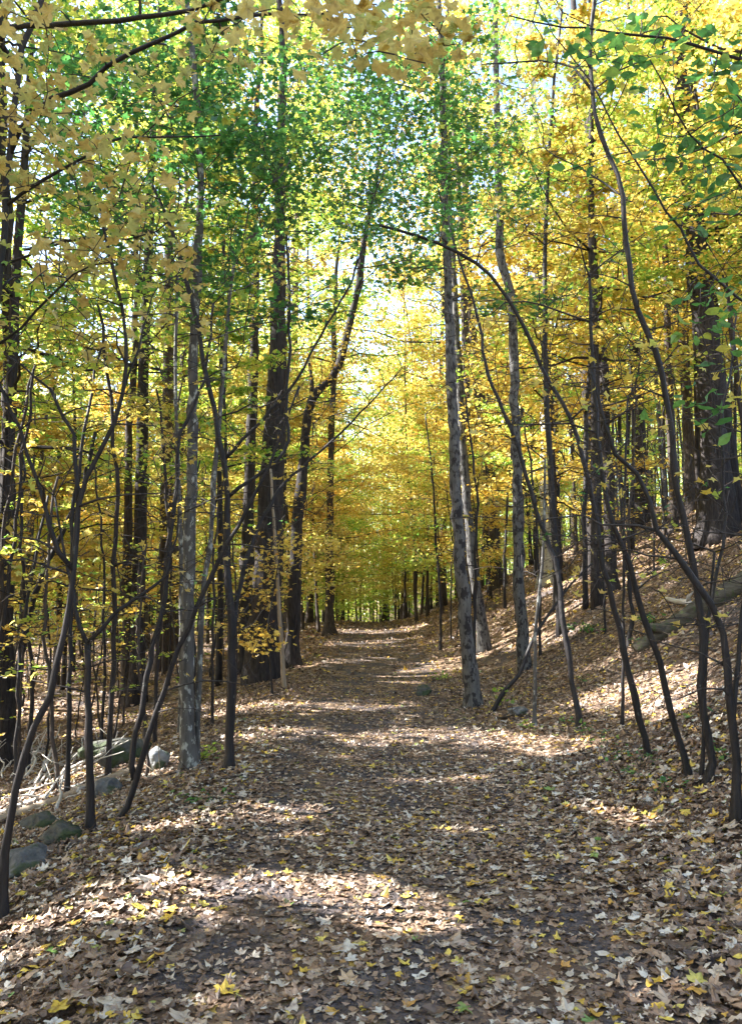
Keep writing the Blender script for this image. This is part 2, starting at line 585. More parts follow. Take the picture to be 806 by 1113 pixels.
def traced(name, label, pts, w, bark='sapling', limbs=(), sprays=(), leaf='yellow', lsize=(.07, .1), ext=0, lean=0.0, base=None, Y=None, group=None,
           flare=.8, cat='tree', twigs=0, tw_len=(.45, 1.35), perspray=(8, 14), sides=9, noise=.05, spread=.13, shape=SIMPLE, seed=None, crownrad=1.6, nbr=0):
    rg = np.random.default_rng(abs(hash_(label)) % 100000 if seed is None else seed)
    b = ground_at(*(base or pts[0])) if Y is None else None
    if b is None:
        q = at(*(base or pts[0]), Y)
        b = np.array([q[0], Y, float(hgt(q[0], Y))])
    Y0 = b[1]
    n = len(pts)
    P = [b + [0, 0, -.18], b.copy()]
    for k, p in enumerate(pts[1:] if Y is None else pts):
        q = at(p[0], p[1], Y0 + lean * (k + 1) / n)
        if q[2] > b[2] + .1:
            P.append(q)
    P = np.array(P)
    L = np.linalg.norm(P[-1] - P[0])
    m = int(max(10, L / .16)) if Y0 < 14 else int(max(10, L / .3))
    m = min(m, 70)
    S = crom(P, m)
    w0, w1 = (w[0] * .82, w[1] * .8) if bark == 'sapling' else w
    if bark == 'sapling':
        twigs = int(twigs * 3.6) + 12
        noise = .09
    hh = np.linspace(0, 1, m)
    rad = px_r(w0, Y0) * (1 - hh) + px_r(w1, Y0) * hh
    if ext:
        d = S[-1] - S[-4]
        d = d / np.linalg.norm(d) + np.array([0, 0, .8])
        d /= np.linalg.norm(d)
        k = max(4, int(ext / .5))
        E = S[-1] + np.cumsum(np.tile(d * ext / k, (k, 1)) + rg.normal(0, .035, (k, 3)), 0)
        S = np.vstack([S, E])
        rad = np.concatenate([rad, np.linspace(rad[-1], max(.012, rad[-1] * .25), k)])
    dist = np.linalg.norm(np.diff(S, axis=0), axis=1)
    hcum = np.concatenate([[0], np.cumsum(dist)])
    rad = rad * (1 + flare * np.exp(-np.maximum(0, hcum - .15) / (rad[0] * 2.2)))
    S[1:-1] += rg.normal(0, 1, S[1:-1].shape) * np.minimum(.012, rad[1:-1] * (.28 if bark == 'sapling' else .12))[:, None]
    rad = rad * (1 + np.clip(rg.normal(0, .05, len(rad)), -.08, .18))
    for kn in rg.integers(3, len(rad) - 2, max(1, len(rad) // 9)):
        rad[kn] *= 1.14
    ro = root(name, b, label, cat, group)
    tm = MB()
    tube(tm, S, rad, sides, noise, rg)
    SK = [(S[3:], rad[3:])]
    own = [tm]
    for lp, lw0, lw1, dY in limbs:
        q0 = at(lp[0][0], lp[0][1], Y0)
        sk = SK[0][0]
        px = sk[:, 0] / sk[:, 1] * F  # nearest trunk point as seen along its height
        kk = int(np.argmin(np.linalg.norm(sk - q0, axis=1) if lean == 0 else np.abs(sk[:, 2] - q0[2]) + np.abs(sk[:, 0] - q0[0])))
        Ys = sk[kk][1]
        LP = [at(a, c, Ys + dY * t) for (a, c), t in zip(lp, np.linspace(0, 1, len(lp)))]
        if np.linalg.norm(LP[0] - sk[kk]) < .6:
            LP[0] = sk[kk]
        lm = int(min(50, max(8, np.linalg.norm(np.array(LP[-1]) - LP[0]) / .12)))
        LS = crom(LP, lm)
        LS[1:-1] += rg.normal(0, .006, LS[1:-1].shape)
        lr = np.linspace(px_r(lw0, Ys), px_r(lw1, Ys) * .8, lm) * (.85 if bark == 'sapling' else 1) * (1 + np.clip(rg.normal(0, .05, lm), -.1, .15))
        lb = MB()
        tube(lb, LS, lr, 7, .04, rg)
        own.append(lb)
        SK.append((LS, lr))
    tw, cr = tm, MB()
    pool = np.vstack([s for s, _ in SK])
    prad = np.concatenate([r for _, r in SK])
    powner = np.concatenate([np.full(len(r), k) for k, (_, r) in enumerate(SK)])

    def twig(tgt, wob=.06):
        nonlocal pool, prad, powner
        dd = np.linalg.norm(pool - tgt, axis=1) + .45 * np.maximum(0, pool[:, 2] - tgt[2] + .05)
        i = int(np.argmin(dd))
        s = pool[i]
        ln = np.linalg.norm(tgt - s)
        k = int(np.clip(ln / .12, 4, 14))
        t = np.linspace(0, 1, k)[:, None]
        side = np.cross(tgt - s, [0, 0, 1.])
        side /= max(np.linalg.norm(side), 1e-6)
        C = s * (1 - t) + tgt * t + np.sin(t * math.pi) * (np.array([0, 0, 1]) * ln * rg.uniform(-.02, .14) + side * ln * rg.uniform(-.12, .12))
        C[1:-1] += rg.normal(0, 1, C[1:-1].shape) * ln * wob * .25
        r0 = min(prad[i] * .7, .0045 + .0055 * ln)
        rr = np.linspace(r0, .0022 + .00018 * Y0, k)
        tube(own[powner[i]], C, rr, 4, 0, rg, .5, 1)
        powner = np.concatenate([powner, np.full(len(C) - 1, powner[i])])
        pool = np.vstack([pool, C[1:]])
        prad = np.concatenate([prad, rr[1:]])
        return C

    for spx, spy, rx, ry, ns, d0, d1 in sprays:
        a = rg.uniform(0, 6.283, ns); q = np.sqrt(rg.uniform(0, 1, ns))
        tg = np.array([at(spx + rx * q[k] * math.cos(a[k]), spy + ry * q[k] * math.sin(a[k]), Y0 + rg.uniform(d0, d1)) for k in range(ns)])
        dmin = np.array([np.min(np.linalg.norm(pool - g, axis=1)) for g in tg])
        for g in tg[np.argsort(dmin)]:
            C = twig(g)
            nl = int(rg.integers(*perspray))
            idx = np.clip((len(C) - 1 - np.abs(rg.normal(0, .28, nl)) * (len(C) - 1)), 0, len(C) - 1).astype(int)
            p = C[idx] + rg.normal(0, 1, (nl, 3)) * np.array([spread, spread, spread * .4])
            p = p[carve(p)]
            leaves(cr, p, rg.uniform(*lsize, len(p)), shape, .45, None, .3, rg=rg, sag=.3)
    n0 = sum(len(r) for _, r in SK)
    for k in range(twigs):
        i = int(rg.integers(n0 // 6, n0))
        s = pool[i]
        az = rg.uniform(0, 6.283)
        ln = rg.uniform(*tw_len)
        g = s + ln * np.array([math.cos(az) * .8, math.sin(az) * .5, rg.uniform(.1, .9)])
        C = twig(g, .1)
        for q in range(2):
            j = int(rg.integers(1, len(C) - 1))
            twig(C[j] + ln * .45 * np.array([rg.normal(0, .6), rg.normal(0, .6), rg.uniform(-.1, .8)]), .1)
        if bark == 'sapling' and rg.uniform() < .3:
            nl = int(rg.integers(2, 5))
            p = C[rg.integers(len(C) // 2, len(C), nl)] + rg.normal(0, .05, (nl, 3))
            leaves(cr, p, rg.uniform(*lsize, nl), shape, .45, None, .3, rg=rg, sag=.3)
    if nbr:  # a crown of its own on the stretch above the traced part
        grow(rg, S, rad, int(len(S) * .45), nbr, crownrad, tw, cr, lsize, perspray[1], shape, True)
    for k, q in enumerate(own):
        q.build('limb' if k else 'trunk', [M[bark], M['twig']], ro, b)
    if cr.n:
        cr.build('crown', LF[leaf], ro, b, smooth=False)
    return ro


def hash_(s):
    h = 7
    for c in s:
        h = (h * 131 + ord(c)) % 1000003
    return h


def grow(rg, S, rad, i0, nbr, crownrad, tw, cr, lsize, ltw, shape, do_carve, up=(.1, .9), ntw=8, flat=.35, base_bias=1.0):
    """side branches with flat sprays of leaves along the upper part of a stem"""
    n = len(S)
    for k in range(nbr):
        f = (k + rg.uniform(0, 1)) / nbr
        i = int(i0 + f ** base_bias * (n - 1 - i0))
        s = S[i]
        az = k * 2.4 + rg.normal(0, .4)
        el = rg.uniform(*up) * (.4 + .7 * f)
        ln = crownrad * (1.05 - .6 * f) * rg.uniform(.65, 1.2)
        d = np.array([math.cos(az) * math.cos(el), math.sin(az) * math.cos(el), math.sin(el)])
        m = 7
        t = np.linspace(0, 1, m)[:, None]
        C = s + d * ln * t + np.array([0, 0, -.10 * ln]) * t ** 2
        C[1:] += np.cumsum(rg.normal(0, .035 * ln, (m - 1, 3)), 0)
        r0 = min(rad[i] * .5, .0075 * ln + .005)
        if do_carve:
            r0 *= .6
            if (~carve(C[1:])).mean() > .3:
                continue
        tube(tw, C, np.linspace(r0, .004, m), 4, 0, rg)
        for q in range(ntw):
            ft = .25 + .75 * (q + rg.uniform(0, 1)) / ntw
            j = min(m - 1, int(ft * (m - 1)))
            b = C[j]
            side = (1 if q % 2 else -1)
            a2 = az + side * rg.uniform(.5, 1.2)
            l2 = ln * rg.uniform(.25, .5) * (1.2 - .6 * ft)
            e = b + l2 * np.array([math.cos(a2), math.sin(a2), rg.uniform(-.1, .35)])
            tt = np.linspace(0, 1, 4)[:, None]
            D = b + (e - b) * tt
            D[1:-1] += rg.normal(0, .04 * l2, (2, 3))
            if do_carve and not carve(D).all():
                pass
            else:
                tube(tw, D, np.linspace(.0045, .002, 4), 3, 0, rg)
            nl = int(ltw * rg.uniform(.6, 1.4))
            u = rg.uniform(.2, 1.1, nl)[:, None]
            p = b + (e - b) * u + rg.normal(0, 1, (nl, 3)) * np.array([.28, .28, .28 * flat]) * l2
            if do_carve:
                p = p[carve(p)]
            leaves(cr, p, rg.uniform(*lsize, len(p)), shape, .5, None, 0, rg=rg)


exec_traced = True
# ---- left side
traced('young_maple', 'forked black sapling nearest on the left, its foot lowest on the path bank',
       [(2, 1003), (7, 908), (22, 838), (37, 789), (56, 748), (67, 708), (79, 631), (87, 541), (97, 515), (110, 487), (131, 443), (137, 400), (135, 350), (120, 280), (111, 240)], (11, 4),
       limbs=[([(79, 635), (59, 588), (50, 557), (37, 514), (23, 474), (12, 447), (0, 417)], 7, 4, -.2),
              ([(87, 541), (82, 497), (77, 464), (50, 420), (27, 400), (5, 385)], 6, 3, .3),
              ([(133, 430), (160, 345), (170, 315), (192, 300)], 3, 2, .3)],
       sprays=[(70, 340, 60, 60, 10, -.3, .8), (150, 300, 50, 40, 6, -.2, .6)], leaf='lime', twigs=22, lsize=(.05, .08))
traced('leaning_sapling', 'thin dark stem leaning right at the left edge, beside the thick shaded trunk',
       [(8, 815), (15, 756), (26, 700), (43, 631), (72, 571), (92, 520), (104, 470)], (9, 5), twigs=8, sprays=[(40, 592, 30, 12, 3, -2.2, -1.8), (140, 580, 30, 10, 2, -1.8, -1.4)], leaf='dull', shape=MAPLE, perspray=(2, 4), spread=.06)
traced('shaded_tree', 'thick dark trunk cut by the left edge of the picture at mid height', [(8, 828), (6, 700), (7, 600), (8, 500), (10, 430), (12, 380), (6, 300)], (19, 13), 'furrow',
       sprays=[(50, 390, 60, 60, 45, -1.2, .8), (60, 330, 50, 30, 20, -1, .6)], leaf='lime', lsize=(.06, .1), perspray=(12, 20), ext=7, nbr=10, crownrad=2.5, spread=.2)
traced('overhanging_maple', 'maple at the upper left corner, its long branches hanging big pale yellow leaves overhead',
       [(-28, 960), (-26, 800), (-22, 600), (-14, 440), (0, 290), (10, 170), (17, 100), (25, 55), (45, 0), (58, -60)], (13, 7),
       limbs=[([(2, 272), (75, 260), (150, 260), (190, 235)], 4, 2, -.2), ([(5, 210), (50, 195), (80, 180), (100, 167), (130, 150), (200, 150), (240, 147)], 5, 2, -.3),
              ([(10, 170), (30, 130), (55, 105), (90, 95), (130, 65), (190, 33), (230, 22), (280, 18), (340, 15), (400, 5)], 8, 3, -.6),
              ([(24, 60), (-10, 40)], 4, 3, -.1), ([(-8, 380), (30, 350), (80, 300), (120, 285)], 4, 2, -.5),
              ([(20, 80), (0, 34), (55, 26), (125, 22), (200, 12), (260, -10)], 9, 5, -.8), ([(-6, 330), (20, 300), (60, 300), (100, 310)], 3, 2, .3)],
       sprays=[(90, 170, 110, 130, 50, -1.0, .4), (120, 310, 120, 90, 34, -.8, .5), (60, 60, 90, 60, 16, -1.0, .2), (420, 35, 80, 50, 26, -1.6, -.9), (300, 20, 80, 35, 10, -1.4, -.6), (240, 60, 50, 40, 6, -.9, -.3)],
       leaf='dull', lsize=(.06, .105), shape=MAPLE, perspray=(4, 8), spread=.09, Y=4.4)
traced('slim_sapling', 'straight black sapling with a low fork, standing in front of the brush pile',
       [(96, 907), (99, 860), (96, 786), (95, 700)], (11, 8),
       limbs=[([(95, 702), (85, 675), (80, 650), (72, 610), (60, 540)], 6, 3, .2), ([(95, 702), (114, 678), (134, 661), (161, 641), (178, 631), (188, 600), (194, 560)], 6, 3, .25)], twigs=14)
traced('twin_sapling', 'pair of black stems rising as a narrow V from one foot on the left bank',
       [(127, 893), (145, 860), (160, 804), (179, 752), (196, 700), (208, 678), (221, 645), (241, 601), (261, 567), (290, 512), (310, 460), (325, 420)], (9, 3),
       limbs=[([(136, 876), (143, 819), (156, 763), (166, 705), (178, 661), (184, 601), (191, 534), (194, 480), (201, 464), (214, 433), (224, 400), (232, 330)], 8, 4, .3)], twigs=26,
       sprays=[(180, 470, 60, 60, 8, -.3, .6)], lsize=(.05, .08))
traced('grey_maple', 'smooth pale grey trunk left of the path with a green crown high above', [(205, 836), (203, 800), (204, 715), (206, 600), (209, 500), (210, 400), (215, 280), (218, 200), (214, 110), (205, 20)], (15, 6), 'grey',
       sprays=[(180, 180, 140, 150, 150, -.8, 2.0), (150, 80, 130, 80, 70, -.8, 1.2), (280, 140, 80, 120, 80, -.4, 1.5), (90, 260, 90, 70, 40, 0, 2)], leaf='green', lsize=(.075, .12), perspray=(11, 19), ext=4, spread=.17, nbr=8, crownrad=1.8)
traced('grey_sapling', 'slender grey stem growing close beside the pale grey trunk', [(213, 832), (218, 700), (221, 640), (228, 600), (234, 500), (239, 450), (243, 400), (250, 320), (260, 270), (285, 250)], (7, 3), 'grey',
       sprays=[(250, 290, 50, 70, 22, -.3, .7)], leaf='green', lsize=(.05, .08), twigs=10)
traced('grey_pole', 'very thin straight grey pole between the black V stems and the pale trunk', [(196, 775), (197, 615), (193, 500), (191, 400), (193, 300)], (5, 3.5), 'grey', twigs=6, Y=11)
traced('forked_sapling', 'black sapling on the left path edge with a long limb sweeping right',
       [(248, 836), (251, 756), (253, 700), (250, 651), (246, 584), (248, 534), (238, 474), (231, 440), (225, 415), (215, 360), (200, 295), (185, 245), (165, 200)], (12, 4),
       limbs=[([(252, 690), (258, 648), (272, 594), (293, 551), (308, 526), (336, 501), (387, 454), (437, 400)], 7, 2, .6),
              ([(306, 528), (309, 490), (311, 436), (315, 350), (312, 280), (310, 240), (295, 190), (285, 155)], 5, 3, .4),
              ([(303, 480), (317, 420), (350, 360), (380, 310), (395, 260), (405, 215), (425, 170)], 4.5, 2, .2)],
       sprays=[(360, 150, 75, 110, 90, -.6, 1.2), (300, 200, 80, 90, 50, -.4, 1.2), (380, 230, 40, 40, 16, 0, .8), (170, 240, 50, 50, 14, -.3, .5)], leaf='green', lsize=(.05, .085), twigs=24, perspray=(9, 16), spread=.16)
traced('old_pine', 'massive dark trunk at the left path edge, foremost of a close cluster', [(286, 741), (288, 690), (292, 600), (298, 480), (301, 420), (302, 335), (304, 240)], (38, 11), 'furrow', ext=8, flare=.35, nbr=14, crownrad=3, leaf='gold', lsize=(.08, .12),
       twigs=10, sides=14, sprays=[(290, 660, 22, 50, 8, -1.4, -.5)])
traced('old_pine', 'crooked dark trunk right of the massive one, bending right high up', [(317, 729), (322, 600), (328, 520), (335, 450), (345, 425), (365, 405), (380, 350), (390, 310)], (15, 7), 'furrow', ext=5, Y=17.5, nbr=10, crownrad=2.5, leaf='gold', lsize=(.08, .12),
       limbs=[([(342, 430), (338, 410), (336, 395)], 6, 4, .2)],
       sprays=[(345, 440, 40, 50, 22, -2, .5), (375, 360, 40, 60, 26, -2, .5), (330, 560, 25, 70, 14, -2, -.3)], spread=.25)
traced('old_pine', 'dark trunk half hidden behind the massive one on its left', [(266, 738), (270, 560), (275, 420), (278, 300)], (15, 9), 'furrow', ext=8, Y=19, nbr=10, crownrad=2.5, leaf='yellow', lsize=(.09, .13))
traced('dead_pole', 'pale tan dead pole leaning against the massive dark trunk', [(310, 749), (308, 735), (300, 605), (297, 558), (294, 510)], (5, 2.5), 'tan', flare=.1)
traced('path_edge_tree', 'brown trunk standing alone far down at the left edge of the path', [(358, 690), (358, 640), (358, 570), (360, 480), (362, 420)], (10, 6), 'furrow2', ext=8, nbr=14, crownrad=3.5, leaf='lime', lsize=(.12, .18))
traced('dark_pole', 'dark pole beyond the fallen logs on the lower left', [(138, 764), (138, 720), (139, 650), (139, 590), (141, 480), (146, 400)], (12, 7), 'furrow2', ext=7, nbr=14, crownrad=2.8, leaf='yellow', lsize=(.1, .14))
# ---- right side
traced('mottled_maple', 'grey trunk blotched with dark patches at the right edge of the path', [(513, 769), (511, 738), (502, 634), (495, 526), (491, 436), (489, 380), (487, 325), (484, 260), (482, 175), (480, 75), (476, -10)], (15, 5.5), 'mottle', flare=.75,
       sprays=[(435, 180, 85, 125, 140, -1.4, 1.6), (510, 150, 90, 120, 110, -1, 2), (430, 90, 90, 60, 60, -1, 1.5)], leaf='green', lsize=(.08, .13), perspray=(11, 19), ext=4, spread=.19, nbr=8, crownrad=2, twigs=10, sides=12)
traced('grey_maple', 'second grey trunk right behind the blotched one', [(527, 708), (520, 660), (514, 616), (505, 519), (500, 443), (498, 400), (494, 330), (490, 250)], (12, 6), 'mottle', ext=6, nbr=12, crownrad=2.6, leaf='gold', lsize=(.08, .12), flare=.7)
traced('dark_oak', 'dark trunk on the slope just right of the two grey ones', [(541, 641), (537, 610), (535, 560), (530, 500), (518, 410), (510, 330), (505, 250)], (15, 8), 'furrow2', ext=8, nbr=14, crownrad=3.5, leaf='gold', lsize=(.1, .15))
traced('slope_maple', 'even grey trunk with fine dark flecks low on the right slope', [(570, 729), (568, 700), (564, 619), (561, 503), (559, 420), (555, 320), (543, 280), (543, 225), (540, 150), (538, 50), (536, -20)], (13, 6), 'mottle', ext=4, nbr=10, crownrad=2.4, leaf='lime', lsize=(.07, .11),
       sprays=[(600, 130, 110, 130, 90, -.5, 3)], perspray=(10, 18), spread=.2, flare=.4)
traced('pale_birch', 'trunk with chalky white bark, palest on the right slope', [(597, 634), (596, 570), (595, 503), (593, 400), (585, 280), (578, 100), (575, 20)], (19, 8), 'birch', ext=5, nbr=14, crownrad=3.2, leaf='lime', lsize=(.09, .13), sprays=[(620, 240, 80, 100, 50, -1.5, 2), (560, 330, 70, 60, 30, -1.5, 2)], perspray=(12, 20), spread=.3)
traced('dark_oak', 'thick dark trunk uphill between the chalky white trunk and its slimmer twin', [(646, 621), (645, 537), (641, 451), (638, 400), (633, 250), (628, 120)], (19, 9), 'furrow', ext=7, nbr=14, crownrad=3.5, leaf='yellow', lsize=(.1, .15), sprays=[(640, 300, 70, 90, 40, -1.5, 2)], perspray=(12, 20), spread=.3)
traced('dark_oak', 'slimmer dark trunk close on the downhill side of the thick dark one', [(664, 645), (662, 554), (658, 468), (655, 400), (643, 250), (639, 130)], (13, 7), 'furrow', ext=6, nbr=12, crownrad=3, leaf='gold', lsize=(.1, .14))
traced('dark_oak', 'dark trunk standing on the skyline of the right slope', [(698, 568), (697, 520), (694, 468), (692, 420), (688, 300), (684, 150)], (15, 9), 'furrow', ext=6, nbr=14, crownrad=3.5, leaf='yellow', lsize=(.11, .16))
traced('dark_oak', 'biggest furrowed trunk high on the right slope with a wide flared foot', [(779, 588), (780, 554), (777, 510), (774, 460), (771, 400), (758, 300), (748, 200), (743, 125), (738, 60)], (31, 15), 'furrow', ext=6, flare=.7, nbr=16, crownrad=4, leaf='lime', lsize=(.1, .14), sides=14,
       sprays=[(700, 160, 90, 110, 60, -3, 2)], perspray=(12, 22), spread=.3)
traced('dark_oak', 'narrow dark trunk touching the right side of the biggest one', [(800, 575), (797, 540), (790, 485), (782, 420), (775, 360)], (19, 12), 'furrow', ext=9, Y=17.2)
traced('slope_pole', 'brown pole left of the biggest trunk, leaning very slightly left', [(751, 556), (749, 520), (746, 434), (741, 390), (732, 300), (724, 200)], (12, 7), 'furrow2', ext=6, Y=24, nbr=12, crownrad=3, leaf='yellow', lsize=(.11, .16))
traced('slope_pole', 'dark pole on the slope between the skyline trunk and the brown pole', [(731, 575), (729, 480), (726, 420), (723, 280), (720, 160)], (9, 6), 'furrow2', ext=6, Y=21, nbr=10, crownrad=2.6, leaf='gold', lsize=(.1, .15))
# ---- right saplings
traced('bent_sapling', 'thin sapling right of the path that arches up and left toward the blotched trunk', [(631, 791), (622, 743), (612, 671), (604, 612), (588, 571), (564, 492), (547, 445), (530, 407), (518, 340), (498, 280), (480, 220)], (8, 3), lean=1.0, twigs=18)
traced('arching_sapling', 'black sapling whose long stem arches far left above the path', [(705, 825), (691, 770), (677, 709), (664, 647), (653, 606), (643, 537), (629, 486), (616, 448), (592, 405), (568, 355), (548, 320), (523, 290), (488, 270), (458, 258), (413, 245)], (8, 4), twigs=22,
       sprays=[(440, 250, 50, 40, 12, -.2, .6), (470, 210, 50, 50, 14, -.2, .6)], leaf='green', lsize=(.05, .085))
traced('straight_sapling', 'straight black sapling leaning left in front of the mossy log', [(751, 846), (732, 787), (715, 719), (698, 668), (681, 609), (667, 575), (657, 530), (649, 470), (644, 400), (640, 300)], (9, 4), twigs=16)
traced('curving_sapling', 'tallest black sapling on the right, its S-curved stem reaching the top of the picture', [(770, 854), (775, 832), (766, 787), (761, 732), (764, 690), (756, 640), (754, 619), (742, 561), (732, 513), (727, 451), (718, 400), (703, 360), (688, 320), (678, 250), (673, 195), (653, 150), (643, 100), (642, 50), (645, 0), (648, -40)], (10, 5),
       limbs=[([(763, 700), (770, 667), (783, 605), (787, 564), (785, 486), (787, 434), (794, 400), (800, 340)], 5, 3, .3), ([(643, 90), (620, 72), (578, 67), (523, 70)], 4, 2, .3),
              ([(676, 220), (663, 205), (633, 185), (590, 160)], 3, 2, .5)], twigs=20, sprays=[(600, 90, 80, 60, 14, -.2, .8)], leaf='yellow', lsize=(.05, .08))
traced('short_stem', 'short straight black stem sharing the foot of the S-curved sapling', [(763, 847), (764, 800), (765, 740), (768, 690), (776, 600)], (6, 3), twigs=4)
traced('spreading_sapling', 'black sapling at the right edge leaning steeply left across the slope', [(800, 897), (800, 830), (794, 770), (790, 725), (782, 681), (770, 655), (756, 636), (732, 598), (711, 571), (701, 527), (687, 510), (670, 496), (657, 462), (650, 434), (640, 400)], (13, 3.5),
       limbs=[([(797, 790), (800, 740), (802, 719), (807, 640), (812, 560), (806, 470)], 7, 4, .2)], twigs=18)
traced('thin_sapling', 'thin straight dark sapling before the lower end of the mossy log', [(675, 791), (677, 709), (677, 640), (677, 605), (679, 520), (682, 430)], (4.5, 2.5), twigs=8)
traced('thin_sapling', 'kinked thin sapling just right of the straight thin one near the log', [(681, 706), (688, 671), (683, 640), (679, 600), (672, 520)], (6, 3), twigs=6)
traced('thin_sapling', 'thin speckled sapling near the grey fallen stick by the path', [(580, 791), (581, 740), (581, 691), (586, 640), (590, 592), (592, 500)], (4.5, 2.5), 'grey', twigs=8)
traced('corner_maple', 'maple beyond the right edge whose green leaves hang into the upper right corner', [(880, 1000), (875, 800), (868, 600), (856, 420), (842, 300), (826, 150), (812, 30), (800, -60)], (12, 6), Y=4.2,
       limbs=[([(838, 270), (800, 190), (763, 290 - 130), (743, 140), (703, 60)], 4, 2, -.4), ([(815, 70), (803, 65), (748, 47), (668, 35), (603, 27), (553, 17)], 5, 2, -.3),
              ([(848, 350), (810, 330), (763, 290), (743, 255), (703, 195), (668, 140), (643, 90), (608, 45), (583, 0)], 4, 2, .3), ([(850, 380), (810, 395), (770, 405)], 3, 2, -.4)],
       sprays=[(760, 190, 60, 60, 18, -.6, .3), (770, 330, 45, 40, 9, -.6, .2), (790, 90, 30, 60, 10, -.6, .2), (690, 50, 45, 40, 8, -.6, .1), (770, 440, 40, 40, 5, -.6, 0), (640, 60, 60, 40, 7, -.5, .2)],
       leaf='green', lsize=(.07, .11), shape=OVAL, perspray=(4, 8), spread=.09)
traced('small_maple', 'little tree with bright green leaf sprays right of the far path', [(479, 690), (478, 640), (474, 590), (470, 520), (462, 450)], (4, 2), 'sapling', Y=20, sprays=[(455, 580, 30, 40, 40, -1, 1), (480, 500, 40, 30, 20, -1, 1)], leaf='lime', lsize=(.09, .13), spread=.25)
traced('small_maple', 'little tree with low golden leaf sprays left of the path near the pale dead pole', [(296, 757), (294, 720), (291, 690), (296, 650), (305, 600)], (3, 1.6), 'sapling', sprays=[(283, 698, 22, 18, 16, -.5, .5), (330, 600, 50, 22, 28, 0, 2), (275, 630, 25, 25, 10, 0, 1)], leaf='gold', lsize=(.08, .12), spread=.2)

# ------------------------------------------------------------------ woodland trees further off (copies share meshes)
def proto_mesh(rg, H, r0, c0, crownrad, nbr, ntw, ltw, lsize, bark, flat=.35, shape=DIA, bow=.25):
    n = 22
    t = np.linspace(0, 1, n)
    P = np.stack([bow * np.sin(t * 2.2 + rg.uniform(0, 6)) * t, bow * np.sin(t * 2.7 + rg.uniform(0, 6)) * t, -.3 + t * (H + .3)], 1)
    P[1:] += np.cumsum(rg.normal(0, .02, (n - 1, 3)) * [1, 1, 0], 0)
    rad = r0 * (1 - t) ** .8 + .012
    rad = rad * (1 + .6 * np.exp(-np.maximum(0, P[:, 2]) / (3 * r0)))
    tr, cr = MB(), MB()
    tube(tr, P, rad, 8, .05, rg)
    i0 = int(np.searchsorted(P[:, 2], c0))
    grow(rg, P, rad, i0, nbr, crownrad, tr, cr, lsize, ltw, shape, False, ntw=ntw, flat=flat)
    return tr, cr


PROTO = {}


def make_proto(key, *a, **k):
    rg = np.random.default_rng(hash_(key))
    PROTO[key] = proto_mesh(rg, *a, **k)


for k in range(3):
    make_proto('understory%d' % k, 8.0 + k, .04 + .01 * k, 1.2 + .4 * k, 2.8, 34, 9, 46, (.075, .115), None, bow=.4)
    make_proto('canopy%d' % k, 19 + 2 * k, .13 + .03 * k, 5.5 + k, 4.2, 36, 9, 40, (.10, .15), None, flat=.5)
for k in range(2):
    make_proto('arch%d' % k, 9.5 + 2 * k, .055, 3.2 + .5 * k, 3.3, 32, 9, 46, (.085, .125), None, bow=.5)
for k in range(2):
    make_proto('whip%d' % k, 3.0 + 1.2 * k, .010 + .004 * k, 1.0, .55, 9, 3, 5, (.06, .09), None, bow=.35)
for k in range(2):
    make_proto('pole%d' % k, 10 + 2 * k, .04 + .012 * k, 4, 1.6, 20, 6, 34, (.08, .12), None, bow=.5)
_first, _seed = {}, {}


def place(key, name, label, group, x, y, rz, s, bark, leaf):
    loc = (x, y, float(hgt(x, y)))
    r = root(name, loc, label, 'tree', group)
    r.rotation_euler = (0, 0, rz)
    r.scale = (s, s, s)
    if key not in _first:
        tr, cr = PROTO[key]
        _first[key] = (tr.build('trunk', M[bark], r), cr.build('crown', LF[leaf], r, smooth=False))
        t, c = _first[key]
        _seed[key] = (t.data, c.data)
    else:
        t, c = (o.copy() for o in _first[key])
        COL.objects.link(t); COL.objects.link(c)
        t.parent = c.parent = r
        c.data = _seed[key][1]
    if x < 3 and 0 < y < 48 and not key.startswith('whip'):      # crowns on the sunny side keep the gaps the sun comes through
        mbc = PROTO[key][1]
        V = np.concatenate(mbc.v).reshape(-1, 4, 3)
        ce = V.mean(1) * s
        W = np.stack([ce[:, 0] * math.cos(rz) - ce[:, 1] * math.sin(rz) + x, ce[:, 0] * math.sin(rz) + ce[:, 1] * math.cos(rz) + y, ce[:, 2] + loc[2]], 1)
        k = carve(W)
        if k.mean() < .997:
            g = MB()
            n = int(k.sum())
            g.add(V[k].reshape(-1, 3), None, (np.arange(n)[:, None, None] * 4 + DIA[1][None]).reshape(-1, 3), np.concatenate(mbc.tint).reshape(-1, 4)[k].ravel())
            tmp = g.build('crown', LF[leaf], r, smooth=False)
            c.data = tmp.data
            bpy.data.objects.remove(tmp)
    for o, m in ((t, M[bark]), (c, LF[leaf])):
        o.material_slots[0].link = 'OBJECT'
        o.material_slots[0].material = m
    return r


rs = np.random.default_rng(77)
taken = [(o.location.x, o.location.y) for o in sc.objects if o.type == 'EMPTY']
LAB = {
    'understory': {'L': ('bushy_maple', 'low spreading maple with yellow layers in the woods left of the path', 'low yellow maples left of the path'),
                   'R': ('bushy_maple', 'low spreading maple with yellow layers behind the trunks of the right slope', 'low yellow maples on the right slope')},
    'canopy': {'L': ('tall_tree', 'tall straight forest tree in the woods left of the path', 'tall trees in the left woods'),
               'R': ('tall_tree', 'tall straight forest tree on the upper right slope', 'tall trees on the right slope')},
    'pole': {'L': ('slender_tree', 'slender pole-like young tree in the woods left of the path', 'slender young trees in the left woods'),
             'R': ('slender_tree', 'slender pole-like young tree on the right slope', 'slender young trees on the right slope')},
}


